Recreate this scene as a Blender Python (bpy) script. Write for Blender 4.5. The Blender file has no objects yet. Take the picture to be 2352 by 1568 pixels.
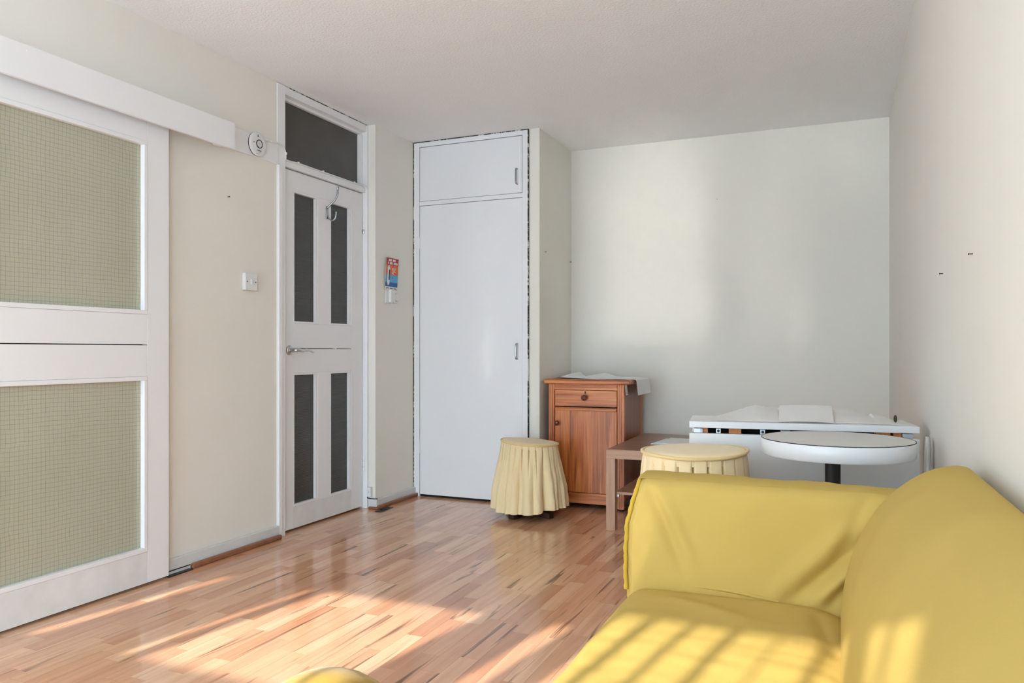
import bpy, bmesh, math, random
from mathutils import Vector, Matrix, noise

scene = bpy.context.scene
COL = scene.collection
R = math.radians
random.seed(7)

# ------------------------------------------------------------------ camera
CAMX, CAMZ, FPX, YAW, HOR = 2.73, 0.988, 1753.0, 23.2, 806.0
cam_d = bpy.data.cameras.new('camera')
cam = bpy.data.objects.new('camera', cam_d)
COL.objects.link(cam)
cam.location = (CAMX, 0.0, CAMZ)
cam.rotation_euler = (R(90), 0, R(YAW))
cam_d.sensor_width = 36.0
cam_d.lens = FPX / 2352.0 * 36.0
cam_d.shift_y = (HOR - 784.0) / 2352.0
cam_d.clip_start = 0.02
scene.camera = cam

# ------------------------------------------------------------------ world, sun, exposure
world = bpy.data.worlds.new('sky')
scene.world = world
world.use_nodes = True
wn = world.node_tree
wn.nodes['Background'].inputs[0].default_value = (0.61, 0.805, 1.0, 1)
wn.nodes['Background'].inputs[1].default_value = 5.5
sun_d = bpy.data.lights.new('sun', 'SUN')
sun_d.energy = 5.8
sun_d.angle = R(0.45)
sun_d.color = (1.0, 0.95, 0.86)
sun = bpy.data.objects.new('sun', sun_d)
COL.objects.link(sun)
sun.rotation_euler = Vector((0.1735, 1.0, -0.4286)).to_track_quat('-Z', 'Y').to_euler()
sun.location = (1, -6, 4)
por_d = bpy.data.lights.new('window_portal', 'AREA')
por_d.shape = 'RECTANGLE'; por_d.size = 3.8; por_d.size_y = 2.1
por_d.cycles.is_portal = True
por = bpy.data.objects.new('window_portal', por_d)
COL.objects.link(por)
por.location = (1.05, -2.24, 1.1)
por.rotation_euler = (R(90), 0, 0)
por2_d = bpy.data.lights.new('added_window_portal', 'AREA')  # sampling portal for the added side window
por2_d.shape = 'RECTANGLE'; por2_d.size = 1.35; por2_d.size_y = 2.3
por2_d.cycles.is_portal = True
por2 = bpy.data.objects.new('added_window_portal', por2_d)
COL.objects.link(por2)
por2.location = (3.13, -1.42, 1.2)
por2.rotation_euler = (R(90), 0, R(90))
scene.view_settings.view_transform = 'Standard'
scene.view_settings.look = 'None'
scene.view_settings.gamma = 1.0
scene.view_settings.use_curve_mapping = False
scene.view_settings.exposure = 0.9
scene.cycles.max_bounces = 7
scene.cycles.diffuse_bounces = 6
scene.cycles.glossy_bounces = 3
scene.cycles.adaptive_threshold = 0.04
scene.cycles.adaptive_min_samples = 20
scene.cycles.sample_clamp_indirect = 150.0
scene.cycles.blur_glossy = 0.1

# ------------------------------------------------------------------ materials
def ramp(nt, fac, stops):
    n = nt.nodes.new('ShaderNodeValToRGB')
    e = n.color_ramp.elements
    while len(e) < len(stops): e.new(0.5)
    for el, (p, c) in zip(e, stops):
        el.position = p; el.color = (c[0], c[1], c[2], 1)
    nt.links.new(fac, n.inputs[0])
    return n.outputs[0]

def texco(nt, kind='Object', scale=(1, 1, 1)):
    if kind == 'World':
        t = nt.nodes.new('ShaderNodeNewGeometry').outputs['Position']
    else:
        t = nt.nodes.new('ShaderNodeTexCoord').outputs[kind]
    m = nt.nodes.new('ShaderNodeMapping')
    m.inputs['Scale'].default_value = scale
    nt.links.new(t, m.inputs[0])
    return m.outputs[0]

def noise_n(nt, vec, scale, detail=3, rough=0.55, dist=0.0):
    n = nt.nodes.new('ShaderNodeTexNoise')
    n.inputs['Scale'].default_value = scale
    n.inputs['Detail'].default_value = detail
    n.inputs['Roughness'].default_value = rough
    n.inputs['Distortion'].default_value = dist
    nt.links.new(vec, n.inputs['Vector'])
    return n.outputs['Fac']

def bump(nt, h, bsdf, strength, dist):
    b = nt.nodes.new('ShaderNodeBump')
    b.inputs['Strength'].default_value = strength
    b.inputs['Distance'].default_value = dist
    nt.links.new(h, b.inputs['Height'])
    nt.links.new(b.outputs[0], bsdf.inputs['Normal'])

def base_mat(name, col=(0.8, 0.8, 0.8), rough=0.5, metal=0.0, spec=0.5):
    m = bpy.data.materials.new(name)
    m.use_nodes = True
    b = m.node_tree.nodes['Principled BSDF']
    b.inputs['Base Color'].default_value = (*col, 1)
    b.inputs['Roughness'].default_value = rough
    b.inputs['Metallic'].default_value = metal
    b.inputs['Specular IOR Level'].default_value = spec
    return m, m.node_tree, b

def paint(name, c1, c2, scale=2.0, rough=0.5, bs=0.1, bscale=120, bdist=0.002, spec=0.5):
    m, nt, b = base_mat(name, c1, rough, spec=spec)
    v = texco(nt, 'World')
    nt.links.new(ramp(nt, noise_n(nt, v, scale, 4), [(0.3, c1), (0.7, c2)]), b.inputs['Base Color'])
    bump(nt, noise_n(nt, v, bscale, 2), b, bs, bdist)
    return m

M = {}
M['wall'] = paint('cream_emulsion', (0.84, 0.81, 0.74), (0.82, 0.79, 0.72), 1.3, 0.75, 0.15, 160, 0.001, 0.2)
M['ceiling'] = paint('white_textured_ceiling', (0.91, 0.915, 0.92), (0.89, 0.895, 0.90), 1.5, 0.9, 0.8, 95, 0.004, 0.1)
M['white'] = paint('white_gloss_paint', (0.85, 0.855, 0.865), (0.83, 0.835, 0.845), 2.2, 0.38, 0.08, 60, 0.001)
M['white_scuffed'] = paint('scuffed_white_paint', (0.80, 0.80, 0.80), (0.70, 0.70, 0.69), 9.0, 0.4, 0.1, 60, 0.001)
M['skirt'] = paint('grey_white_skirting', (0.72, 0.72, 0.71), (0.66, 0.66, 0.65), 5, 0.4)
M['dark'] = base_mat('dark_gap', (0.012, 0.010, 0.009), 0.9)[0]  # near-black; the shade of gaps and closed interiors is put into the colour
M['black'] = base_mat('black_plastic', (0.012, 0.012, 0.013), 0.4)[0]
M['blackmetal'] = base_mat('black_powder_coat', (0.02, 0.021, 0.024), 0.45)[0]
M['chrome'] = base_mat('chrome', (0.38, 0.39, 0.40), 0.12, 1.0)[0]
M['satin'] = base_mat('satin_steel', (0.62, 0.62, 0.62), 0.3, 1.0)[0]
M['zinc'] = base_mat('zinc_plate', (0.62, 0.68, 0.75), 0.35, 0.8)[0]
M['plastic'] = paint('white_plastic', (0.78, 0.785, 0.78), (0.76, 0.76, 0.755), 4, 0.35, 0.02)
M['laminate'] = paint('white_table_laminate', (0.82, 0.825, 0.835), (0.80, 0.805, 0.815), 3, 0.3, 0.02)
M['greytop'] = paint('pale_grey_laminate', (0.70, 0.69, 0.66), (0.68, 0.67, 0.64), 3, 0.42, 0.02)
M['ink'] = base_mat('dark_print', (0.06, 0.06, 0.06), 0.6)[0]
M['greyink'] = base_mat('grey_print', (0.35, 0.35, 0.35), 0.6)[0]
M['paper'] = base_mat('white_paper', (0.82, 0.82, 0.81), 0.7)[0]
M['red'] = base_mat('print_red', (0.42, 0.02, 0.025), 0.45)[0]
M['orange'] = base_mat('print_orange', (0.72, 0.13, 0.02), 0.45)[0]
M['skyblue'] = base_mat('print_sky_blue', (0.07, 0.38, 0.68), 0.45)[0]
M['deepblue'] = base_mat('print_deep_blue', (0.01, 0.10, 0.34), 0.45)[0]
M['blockwood'] = paint('orange_wood_block', (0.52, 0.20, 0.07), (0.40, 0.14, 0.05), 40, 0.55)
M['knobwood'] = base_mat('dark_turned_wood', (0.16, 0.040, 0.018), 0.22)[0]
M['footwood'] = paint('dark_brown_stool_wood', (0.045, 0.018, 0.012), (0.075, 0.03, 0.018), 12, 0.35)
M['beading'] = paint('brown_beading', (0.33, 0.13, 0.06), (0.22, 0.075, 0.035), 14, 0.4)
M['olive'] = base_mat('dark_olive_fabric', (0.05, 0.055, 0.025), 0.8)[0]

def crack_mat():
    m, nt, b = base_mat('cracked_caulk', (0.5, 0.5, 0.5), 0.8)
    v = texco(nt, 'World')
    nt.links.new(ramp(nt, noise_n(nt, v, 16, 5, 0.75), [(0.44, (0.70, 0.69, 0.64)), (0.47, (0.05, 0.045, 0.04)), (0.58, (0.03, 0.028, 0.025)), (0.63, (0.45, 0.43, 0.40))]), b.inputs['Base Color'])
    return m
M['crack'] = crack_mat()

def plank_mat():
    m, nt, b = base_mat('beech_laminate_strip', (0.5, 0.3, 0.2), 0.22)
    L = nt.links.new
    geo = nt.nodes.new('ShaderNodeNewGeometry')
    oi = nt.nodes.new('ShaderNodeObjectInfo')
    ad = nt.nodes.new('ShaderNodeMath'); ad.operation = 'ADD'
    L(oi.outputs['Random'], ad.inputs[0]); L(geo.outputs['Random Per Island'], ad.inputs[1])
    fr = nt.nodes.new('ShaderNodeMath'); fr.operation = 'FRACT'; L(ad.outputs[0], fr.inputs[0])
    rnd = fr.outputs[0]
    off = nt.nodes.new('ShaderNodeCombineXYZ')
    mu = nt.nodes.new('ShaderNodeMath'); mu.operation = 'MULTIPLY'; mu.inputs[1].default_value = 37.0; L(rnd, mu.inputs[0])
    L(mu.outputs[0], off.inputs[0]); L(mu.outputs[0], off.inputs[1])
    va = nt.nodes.new('ShaderNodeVectorMath'); va.operation = 'ADD'
    L(geo.outputs['Position'], va.inputs[0]); L(off.outputs[0], va.inputs[1])
    def mp(s):
        q = nt.nodes.new('ShaderNodeMapping'); q.inputs['Scale'].default_value = s; L(va.outputs[0], q.inputs[0]); return q.outputs[0]
    tone = ramp(nt, rnd, [(0.0, (0.62, 0.30, 0.165)), (0.2, (0.78, 0.45, 0.27)), (0.4, (0.68, 0.35, 0.20)), (0.6, (0.84, 0.52, 0.33)), (0.8, (0.72, 0.385, 0.225)), (1.0, (0.55, 0.255, 0.138))])
    grain = noise_n(nt, mp((30, 1.6, 1)), 1.0, 4, 0.5, 0.8)
    g = ramp(nt, grain, [(0.3, (0.87, 0.84, 0.81)), (0.7, (1.08, 1.08, 1.08))])
    mx = nt.nodes.new('ShaderNodeMix'); mx.data_type = 'RGBA'; mx.blend_type = 'MULTIPLY'; mx.inputs['Factor'].default_value = 1.0
    L(tone, mx.inputs['A']); L(g, mx.inputs['B'])
    # dark heartwood streaks
    st = noise_n(nt, mp((19, 1.1, 1)), 1.0, 3, 0.55, 1.4)
    sf = ramp(nt, st, [(0.60, (0, 0, 0)), (0.66, (0.5, 0.5, 0.5)), (0.70, (0.85, 0.85, 0.85))])
    mx2 = nt.nodes.new('ShaderNodeMix'); mx2.data_type = 'RGBA'
    L(sf, mx2.inputs['Factor']); L(mx.outputs['Result'], mx2.inputs['A']); mx2.inputs['B'].default_value = (0.13, 0.052, 0.03, 1)
    L(mx2.outputs['Result'], b.inputs['Base Color'])
    rr = nt.nodes.new('ShaderNodeMapRange'); rr.inputs['To Min'].default_value = 0.13; rr.inputs['To Max'].default_value = 0.20
    b.inputs['Coat Weight'].default_value = 0.3; b.inputs['Coat Roughness'].default_value = 0.10
    L(grain, rr.inputs['Value']); L(rr.outputs[0], b.inputs['Roughness'])
    return m
M['plank'] = plank_mat()

def wood(name, c_dark, c_mid, c_light, axis, rough=0.35, fine=70, wav=6):
    m, nt, b = base_mat(name, c_mid, rough)
    s = {'X': (1.2, 1, 1), 'Z': (1, 1, 1.2)}[axis]
    sc = (2.0, fine, fine) if axis == 'X' else (fine, fine, 2.0)
    v = texco(nt, 'World', sc)
    v2 = texco(nt, 'World', (0.6, wav, wav) if axis == 'X' else (wav, wav, 0.6))
    n1 = noise_n(nt, v, 1.0, 5, 0.65, 0.3)
    n2 = noise_n(nt, v2, 2.2, 2, 0.5, 1.5)
    a = nt.nodes.new('ShaderNodeMath'); a.operation = 'MULTIPLY_ADD'; a.inputs[1].default_value = 0.45
    nt.links.new(n2, a.inputs[0])
    h = nt.nodes.new('ShaderNodeMath'); h.operation = 'MULTIPLY'; h.inputs[1].default_value = 0.55
    nt.links.new(n1, h.inputs[0]); nt.links.new(h.outputs[0], a.inputs[2])
    nt.links.new(ramp(nt, a.outputs[0], [(0.36, c_dark), (0.5, c_mid), (0.63, c_light)]), b.inputs['Base Color'])
    bump(nt, n1, b, 0.15, 0.001)
    return m
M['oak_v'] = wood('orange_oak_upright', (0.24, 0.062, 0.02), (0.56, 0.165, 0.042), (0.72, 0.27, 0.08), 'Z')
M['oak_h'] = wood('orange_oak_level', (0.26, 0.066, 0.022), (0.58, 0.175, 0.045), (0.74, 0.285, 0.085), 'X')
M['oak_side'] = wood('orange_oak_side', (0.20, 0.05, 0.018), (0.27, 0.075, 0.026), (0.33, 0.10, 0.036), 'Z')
M['lack_top'] = wood('walnut_foil_top', (0.22, 0.105, 0.058), (0.30, 0.155, 0.09), (0.36, 0.195, 0.12), 'X', 0.3, 40)
M['lack'] = wood('walnut_foil', (0.36, 0.185, 0.10), (0.50, 0.29, 0.175), (0.59, 0.37, 0.24), 'X', 0.45, 55)
M['lack_v'] = wood('walnut_foil_leg', (0.36, 0.185, 0.10), (0.50, 0.29, 0.175), (0.59, 0.37, 0.24), 'Z', 0.45, 55)

def cloth(name, c1, c2, scale=6, rough=0.85, weave=420, sheen=0.25, transl=0.0):
    m, nt, b = base_mat(name, c1, rough, spec=0.2)
    v = texco(nt, 'Object')
    nt.links.new(ramp(nt, noise_n(nt, v, scale, 4), [(0.3, c1), (0.7, c2)]), b.inputs['Base Color'])
    b.inputs['Sheen Weight'].default_value = sheen
    bump(nt, noise_n(nt, v, weave, 2), b, 0.12, 0.001)
    if transl > 0:
        t = nt.nodes.new('ShaderNodeBsdfTranslucent'); t.inputs[0].default_value = (*c1, 1)
        mx = nt.nodes.new('ShaderNodeMixShader'); mx.inputs[0].default_value = transl
        nt.links.new(b.outputs[0], mx.inputs[1]); nt.links.new(t.outputs[0], mx.inputs[2])
        nt.links.new(mx.outputs[0], nt.nodes['Material Output'].inputs[0])
    return m
M['yellow'] = cloth('yellow_slipcover', (0.56, 0.392, 0.108), (0.535, 0.374, 0.10), 5, sheen=0.0)
M['yellow_trim'] = cloth('yellow_piping', (0.58, 0.385, 0.04), (0.54, 0.35, 0.03), 9)
M['gold'] = cloth('golden_yellow_cover', (0.36, 0.20, 0.008), (0.42, 0.26, 0.02), 10)
M['beige'] = cloth('pale_straw_cotton', (0.87, 0.70, 0.42), (0.84, 0.665, 0.385), 7)
M['beige_trim'] = cloth('straw_piping', (0.80, 0.60, 0.28), (0.76, 0.55, 0.24), 9)
M['linen'] = cloth('white_cloth', (0.83, 0.83, 0.83), (0.80, 0.80, 0.80), 5)
M['sheet'] = cloth('thin_white_plastic_sheet', (0.80, 0.79, 0.77), (0.78, 0.77, 0.745), 5, 0.35, 200, 0.0)
M['blind'] = cloth('blind_fabric', (0.86, 0.86, 0.84), (0.84, 0.84, 0.82), 5, transl=0.6)

def wired_glass():
    m, nt, b = base_mat('wired_obscure_glass', (0.5, 0.5, 0.4), 0.22)
    L = nt.links.new
    pos = nt.nodes.new('ShaderNodeNewGeometry').outputs['Position']
    wob = nt.nodes.new('ShaderNodeTexNoise'); wob.inputs['Scale'].default_value = 9.0; L(pos, wob.inputs['Vector'])
    sc = nt.nodes.new('ShaderNodeVectorMath'); sc.operation = 'SCALE'; sc.inputs['Scale'].default_value = 0.013; L(wob.outputs['Color'], sc.inputs[0])
    ad = nt.nodes.new('ShaderNodeVectorMath'); ad.operation = 'ADD'; L(pos, ad.inputs[0]); L(sc.outputs[0], ad.inputs[1])
    sp = nt.nodes.new('ShaderNodeSeparateXYZ'); L(ad.outputs[0], sp.inputs[0])
    def line(sock):
        a = nt.nodes.new('ShaderNodeMath'); a.operation = 'DIVIDE'; a.inputs[1].default_value = 0.0165; L(sock, a.inputs[0])
        f = nt.nodes.new('ShaderNodeMath'); f.operation = 'FRACT'; L(a.outputs[0], f.inputs[0])
        s = nt.nodes.new('ShaderNodeMath'); s.operation = 'SUBTRACT'; s.inputs[1].default_value = 0.5; L(f.outputs[0], s.inputs[0])
        q = nt.nodes.new('ShaderNodeMath'); q.operation = 'ABSOLUTE'; L(s.outputs[0], q.inputs[0])
        g = nt.nodes.new('ShaderNodeMath'); g.operation = 'LESS_THAN'; g.inputs[1].default_value = 0.032; L(q.outputs[0], g.inputs[0])
        return g.outputs[0]
    mxm = nt.nodes.new('ShaderNodeMath'); mxm.operation = 'MAXIMUM'
    L(line(sp.outputs['Y']), mxm.inputs[0]); L(line(sp.outputs['Z']), mxm.inputs[1])
    base = ramp(nt, noise_n(nt, pos, 1.6, 3), [(0.3, (0.44, 0.435, 0.325)), (0.7, (0.485, 0.475, 0.365))])
    mx = nt.nodes.new('ShaderNodeMix'); mx.data_type = 'RGBA'
    fm = nt.nodes.new('ShaderNodeMath'); fm.operation = 'MULTIPLY'; fm.inputs[1].default_value = 0.7; L(mxm.outputs[0], fm.inputs[0])
    L(fm.outputs[0], mx.inputs['Factor']); L(base, mx.inputs['A']); mx.inputs['B'].default_value = (0.17, 0.19, 0.17, 1)
    L(mx.outputs['Result'], b.inputs['Base Color'])
    bump(nt, noise_n(nt, pos, 85, 2), b, 0.25, 0.002)
    return m
M['wired'] = wired_glass()

def dark_glass(name, c1, c2, ribs):  # opaque panes; the unlit hallway behind is put into their colour
    m, nt, b = base_mat(name, c1, 0.25, spec=0.45)
    v = texco(nt, 'World')
    nt.links.new(ramp(nt, noise_n(nt, v, 3.0, 2), [(0.3, c1), (0.7, c2)]), b.inputs['Base Color'])
    if ribs:
        w = nt.nodes.new('ShaderNodeTexWave'); w.bands_direction = 'Z'; w.inputs['Scale'].default_value = 36; w.inputs['Distortion'].default_value = 0.6
        nt.links.new(v, w.inputs['Vector'])
        bump(nt, w.outputs['Fac'], b, 0.35, 0.002)
    else:
        bump(nt, noise_n(nt, v, 30, 2), b, 0.05, 0.002)
    return m
M['darkglass'] = dark_glass('reeded_dark_glass', (0.062, 0.062, 0.058), (0.048, 0.048, 0.046), True)
M['transomglass'] = dark_glass('dark_fanlight_glass', (0.088, 0.085, 0.076), (0.07, 0.067, 0.06), False)
gm, gnt, gb = base_mat('clear_window_glass', (1, 1, 1), 0.0)
tr = gnt.nodes.new('ShaderNodeBsdfTransparent'); gl = gnt.nodes.new('ShaderNodeBsdfGlossy'); gl.inputs['Roughness'].default_value = 0.02
gx = gnt.nodes.new('ShaderNodeMixShader'); gx.inputs[0].default_value = 0.06
gnt.links.new(tr.outputs[0], gx.inputs[1]); gnt.links.new(gl.outputs[0], gx.inputs[2]); gnt.links.new(gx.outputs[0], gnt.nodes['Material Output'].inputs[0])
M['pane'] = gm

# ------------------------------------------------------------------ mesh helpers
def new(): return bmesh.new()

def box(bm, x0, x1, y0, y1, z0, z1, bev=0.0, seg=2):
    r = bmesh.ops.create_cube(bm, size=1.0)
    vs = r['verts']
    for v in vs:
        v.co = Vector(((x0 + x1) / 2 + v.co.x * (x1 - x0), (y0 + y1) / 2 + v.co.y * (y1 - y0), (z0 + z1) / 2 + v.co.z * (z1 - z0)))
    if bev > 0:
        es = list({e for v in vs for e in v.link_edges})
        bmesh.ops.bevel(bm, geom=es, offset=bev, segments=seg, affect='EDGES', profile=0.5)
    return bm

def bx(*a, **k): return box(new(), *a, **k)

def cyl(bm, c, r, h, axis='Z', seg=32, r2=None, bev=0.0):
    res = bmesh.ops.create_cone(bm, cap_ends=True, segments=seg, radius1=r, radius2=r if r2 is None else r2, depth=h)
    vs = res['verts']
    if bev > 0:
        es = [e for e in {e for v in vs for e in v.link_edges} if any(len(f.verts) > 4 for f in e.link_faces)]
        vset = set(vs)
        out = bmesh.ops.bevel(bm, geom=es, offset=bev, segments=2, affect='EDGES', profile=0.5)
        vs = list({v for f in out['faces'] for v in f.verts} | {v for v in vset if v.is_valid})
    rot = {'Z': Matrix.Identity(4), 'X': Matrix.Rotation(R(90), 4, 'Y'), 'Y': Matrix.Rotation(R(-90), 4, 'X')}[axis]
    bmesh.ops.transform(bm, matrix=Matrix.Translation(Vector(c)) @ rot, verts=vs)
    return bm

def sphere(bm, c, r, s=(1, 1, 1), u=24, v=16):
    res = bmesh.ops.create_uvsphere(bm, u_segments=u, v_segments=v, radius=r)
    for q in res['verts']: q.co = Vector((q.co.x * s[0] + c[0], q.co.y * s[1] + c[1], q.co.z * s[2] + c[2]))
    return bm

def lathe(bm, prof, c=(0, 0, 0), axis='Z', seg=32):
    rings = []
    for r, h in prof:
        ring = []
        for i in range(seg):
            a = 2 * math.pi * i / seg
            p = (r * math.cos(a), r * math.sin(a), h)
            if axis == 'X': p = (h, p[0], p[1])
            if axis == 'Y': p = (p[0], h, p[1])
            ring.append(bm.verts.new((p[0] + c[0], p[1] + c[1], p[2] + c[2])))
        rings.append(ring)
    for a, b in zip(rings, rings[1:]):
        for i in range(seg):
            bm.faces.new((a[i], a[(i + 1) % seg], b[(i + 1) % seg], b[i]))
    bm.faces.new(rings[0][::-1]); bm.faces.new(rings[-1])
    bmesh.ops.recalc_face_normals(bm, faces=bm.faces[:])
    return bm

def tube(bm, pts, rad, seg=10, closed=False):
    pts = [Vector(p) for p in pts]
    n = len(pts); rings = []
    prev = None
    for i, p in enumerate(pts):
        a = pts[(i - 1) % n] if (closed or i > 0) else p
        b = pts[(i + 1) % n] if (closed or i < n - 1) else p
        t = (b - a).normalized()
        if prev is None:
            u = t.orthogonal().normalized()
        else:
            u = (prev - t * prev.dot(t)).normalized()
        prev = u
        w = t.cross(u)
        r = rad[i] if isinstance(rad, (list, tuple)) else rad
        rings.append([bm.verts.new(p + (u * math.cos(2 * math.pi * k / seg) + w * math.sin(2 * math.pi * k / seg)) * r) for k in range(seg)])
    pairs = list(zip(rings, rings[1:])) + ([(rings[-1], rings[0])] if closed else [])
    for a, b in pairs:
        for k in range(seg):
            bm.faces.new((a[k], a[(k + 1) % seg], b[(k + 1) % seg], b[k]))
    if not closed:
        bm.faces.new(rings[0][::-1]); bm.faces.new(rings[-1])
    bmesh.ops.recalc_face_normals(bm, faces=bm.faces[:])
    return bm

def smooth_pts(pts, n=8):
    pts = [Vector(p) for p in pts]; out = []
    P = [pts[0]] + pts + [pts[-1]]
    for i in range(1, len(P) - 2):
        for k in range(n):
            t = k / n
            a, b, c, d = P[i - 1], P[i], P[i + 1], P[i + 2]
            out.append(0.5 * ((2 * b) + (c - a) * t + (2 * a - 5 * b + 4 * c - d) * t * t + (3 * b - a - 3 * c + d) * t ** 3))
    out.append(pts[-1])
    return out

def grid(bm, nu, nv, fn, wrap=False):
    vs = [[bm.verts.new(fn(i / (nu if wrap else nu - 1), j / (nv - 1))) for j in range(nv)] for i in range(nu)]
    for i in range(nu if wrap else nu - 1):
        for j in range(nv - 1):
            a, b = vs[i], vs[(i + 1) % nu]
            bm.faces.new((a[j], b[j], b[j + 1], a[j + 1]))
    return vs

def solid(bm, th):
    """give an open sheet real thickness"""
    bmesh.ops.recalc_face_normals(bm, faces=bm.faces[:])
    bmesh.ops.solidify(bm, geom=bm.faces[:], thickness=th)
    return bm

def link(name, bm, mat, parent=None, smooth=False, loc=None):
    me = bpy.data.meshes.new(name)
    off = Vector((0, 0, 0))
    if parent is not None:
        off = Vector(parent['_o']) if '_o' in parent else Vector(parent.location)
    elif loc is not None:
        off = Vector(loc)
    if off.length: bmesh.ops.translate(bm, verts=bm.verts[:], vec=-off)
    bm.to_mesh(me); bm.free()
    if smooth:
        for p in me.polygons: p.use_smooth = True
        try: me.set_sharp_from_angle(angle=R(45))
        except Exception: pass
    me.materials.append(M[mat] if isinstance(mat, str) else mat)
    o = bpy.data.objects.new(name, me)
    COL.objects.link(o)
    if parent is not None: o.parent = parent
    elif loc is not None: o.location = loc
    ORIGIN[o.name] = off.copy()
    return o

ORIGIN = {}
def part(name, bm, mat, parent, smooth=False, label=None):
    """a mesh under a thing or under a part; geometry is given in world space"""
    me = bpy.data.meshes.new(name)
    off = ORIGIN[parent.name]
    if off.length: bmesh.ops.translate(bm, verts=bm.verts[:], vec=-off)
    bm.to_mesh(me); bm.free()
    if smooth:
        for p in me.polygons: p.use_smooth = True
        try: me.set_sharp_from_angle(angle=R(45))
        except Exception: pass
    me.materials.append(M[mat] if isinstance(mat, str) else mat)
    o = bpy.data.objects.new(name, me)
    COL.objects.link(o); o.parent = parent
    ORIGIN[o.name] = off.copy()
    if label: o['label'] = label
    return o

def tag(o, label, cat, group=None, kind=None):
    o['label'] = label; o['category'] = cat
    if group: o['group'] = group
    if kind: o['kind'] = kind
    return o

def thing(name, loc, label, cat, group=None, kind=None):
    o = bpy.data.objects.new(name, None)
    o.empty_display_size = 0.1
    COL.objects.link(o); o.location = loc
    ORIGIN[o.name] = Vector(loc)
    return tag(o, label, cat, group, kind)

def single(name, bm, mat, label, cat, loc=(0, 0, 0), group=None, kind=None, smooth=False):
    return tag(link(name, bm, mat, None, smooth, loc), label, cat, group, kind)

# ------------------------------------------------------------------ room dimensions
H = 2.41
WY = -2.2            # inner face of the window wall (behind the camera)
XR = 3.01            # right wall
YB = 5.165           # back wall
YC = 4.54            # cupboard front
LX = -0.95           # far left wall of the wider bay behind the camera
YR = 1.5             # where the left wall steps out into the bay
T = 0.10

# ------------------------------------------------------------------ floor with its strips
floor = single('floor', bx(LX - T, XR + T, WY - T, YB + T, -0.10, -0.010), 'dark', 'warm reddish beech strip laminate floor of the room', 'floor', kind='structure')
def to_px(x, y, z=0.0):
    th = R(YAW); dx, dy = x - CAMX, y
    d = -math.sin(th) * dx + math.cos(th) * dy
    s = math.cos(th) * dx + math.sin(th) * dy
    return (1176 + FPX * s / d, HOR - FPX * (z - CAMZ) / d, d) if d > 0.05 else (0, 0, -1)
SW = 0.0655
strips = []
x = LX
rs = random.Random(11)
row = 0
while x < XR - 0.001:
    x1 = min(x + SW, XR)
    y = WY - rs.random() * 0.4
    while y < YB:
        ln = rs.choice([0.28, 0.34, 0.40, 0.46, 0.52, 0.58]) * (0.9 + 0.2 * rs.random())
        y0, y1 = max(y, WY), min(y + ln, YB)
        y += ln
        if y1 - y0 < 0.03: continue
        xm, ym = (x + x1) / 2, (y0 + y1) / 2
        if x1 < -0.105 and y0 > YR: continue
        if y0 > YC + 0.02 and x1 < 0.97: continue
        u, v, d = to_px(xm, ym)
        vis = d > 0.3 and -60 < u < 2400 and v < 1640 and not (xm > 2.28 and ym < 2.1) and not (xm > 1.6 and ym > 2.4)
        strips.append(((x1 - x) * (y1 - y0) / max(d, 0.3) ** 3 if vis else 0.0, x, x1, y0, y1))
    x = x1; row += 1
strips.sort(key=lambda s: -s[0])
G = 0.00035
rest = new()
cnt = 0
for a, x0, x1, y0, y1 in strips:
    if a > 0 and cnt < 300:
        p = part('plank', bx(x0 + G, x1 - G, y0 + G, y1 - G, -0.010, 0.0), 'plank', floor)
        cnt += 1
    else:
        box(rest, x0 + G, x1 - G, y0 + G, y1 - G, -0.010, 0.0)
rest_o = part('planks', rest, 'plank', floor); rest_o['kind'] = 'stuff'

# ------------------------------------------------------------------ walls and ceiling
single('ceiling', bx(LX - T, XR + T, WY - T, YB + T, H, H + 0.10), 'ceiling', 'white stippled ceiling', 'ceiling', kind='structure')
w = new()
FY0, FY1, FX = 3.215, 4.085, 0.0      # door opening
box(w, -T, 0, YR, FY0, 0, H)           # wall left of the door
box(w, -T, 0.055, FY1 - 0.02, YC + 0.06, 0, H)   # proud piece between door and cupboard
box(w, LX - T, 0, YR - T, YR, 0, H)    # step out into the bay
box(w, LX - T, LX, WY, YR, 0, H)
single('wall_left', w, 'wall', 'cream painted wall on the left with the sliding door and glazed door', 'wall', kind='structure')
w = new()
box(w, 0.905, 0.975, YC, YB + T, 0, H) # return beside the cupboard
box(w, 0.975, XR + T, YB, YB + T, 0, H)
single('wall_back', w, 'wall', 'cream back wall with the corner beside the white cupboard', 'wall', kind='structure')
w = new()
SW0, SW1, SZ0, SZ1 = -2.08, -0.75, 0.05, 2.35
box(w, XR, XR + T, SW1, YB, 0, H)
box(w, XR, XR + T, WY - T, SW0, 0, H)
box(w, XR, XR + T, SW0, SW1, 0, SZ0)
box(w, XR, XR + T, SW0, SW1, SZ1, H)
single('wall_right', w, 'wall', 'cream painted wall on the right behind the yellow sofa', 'wall', kind='structure')

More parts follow.
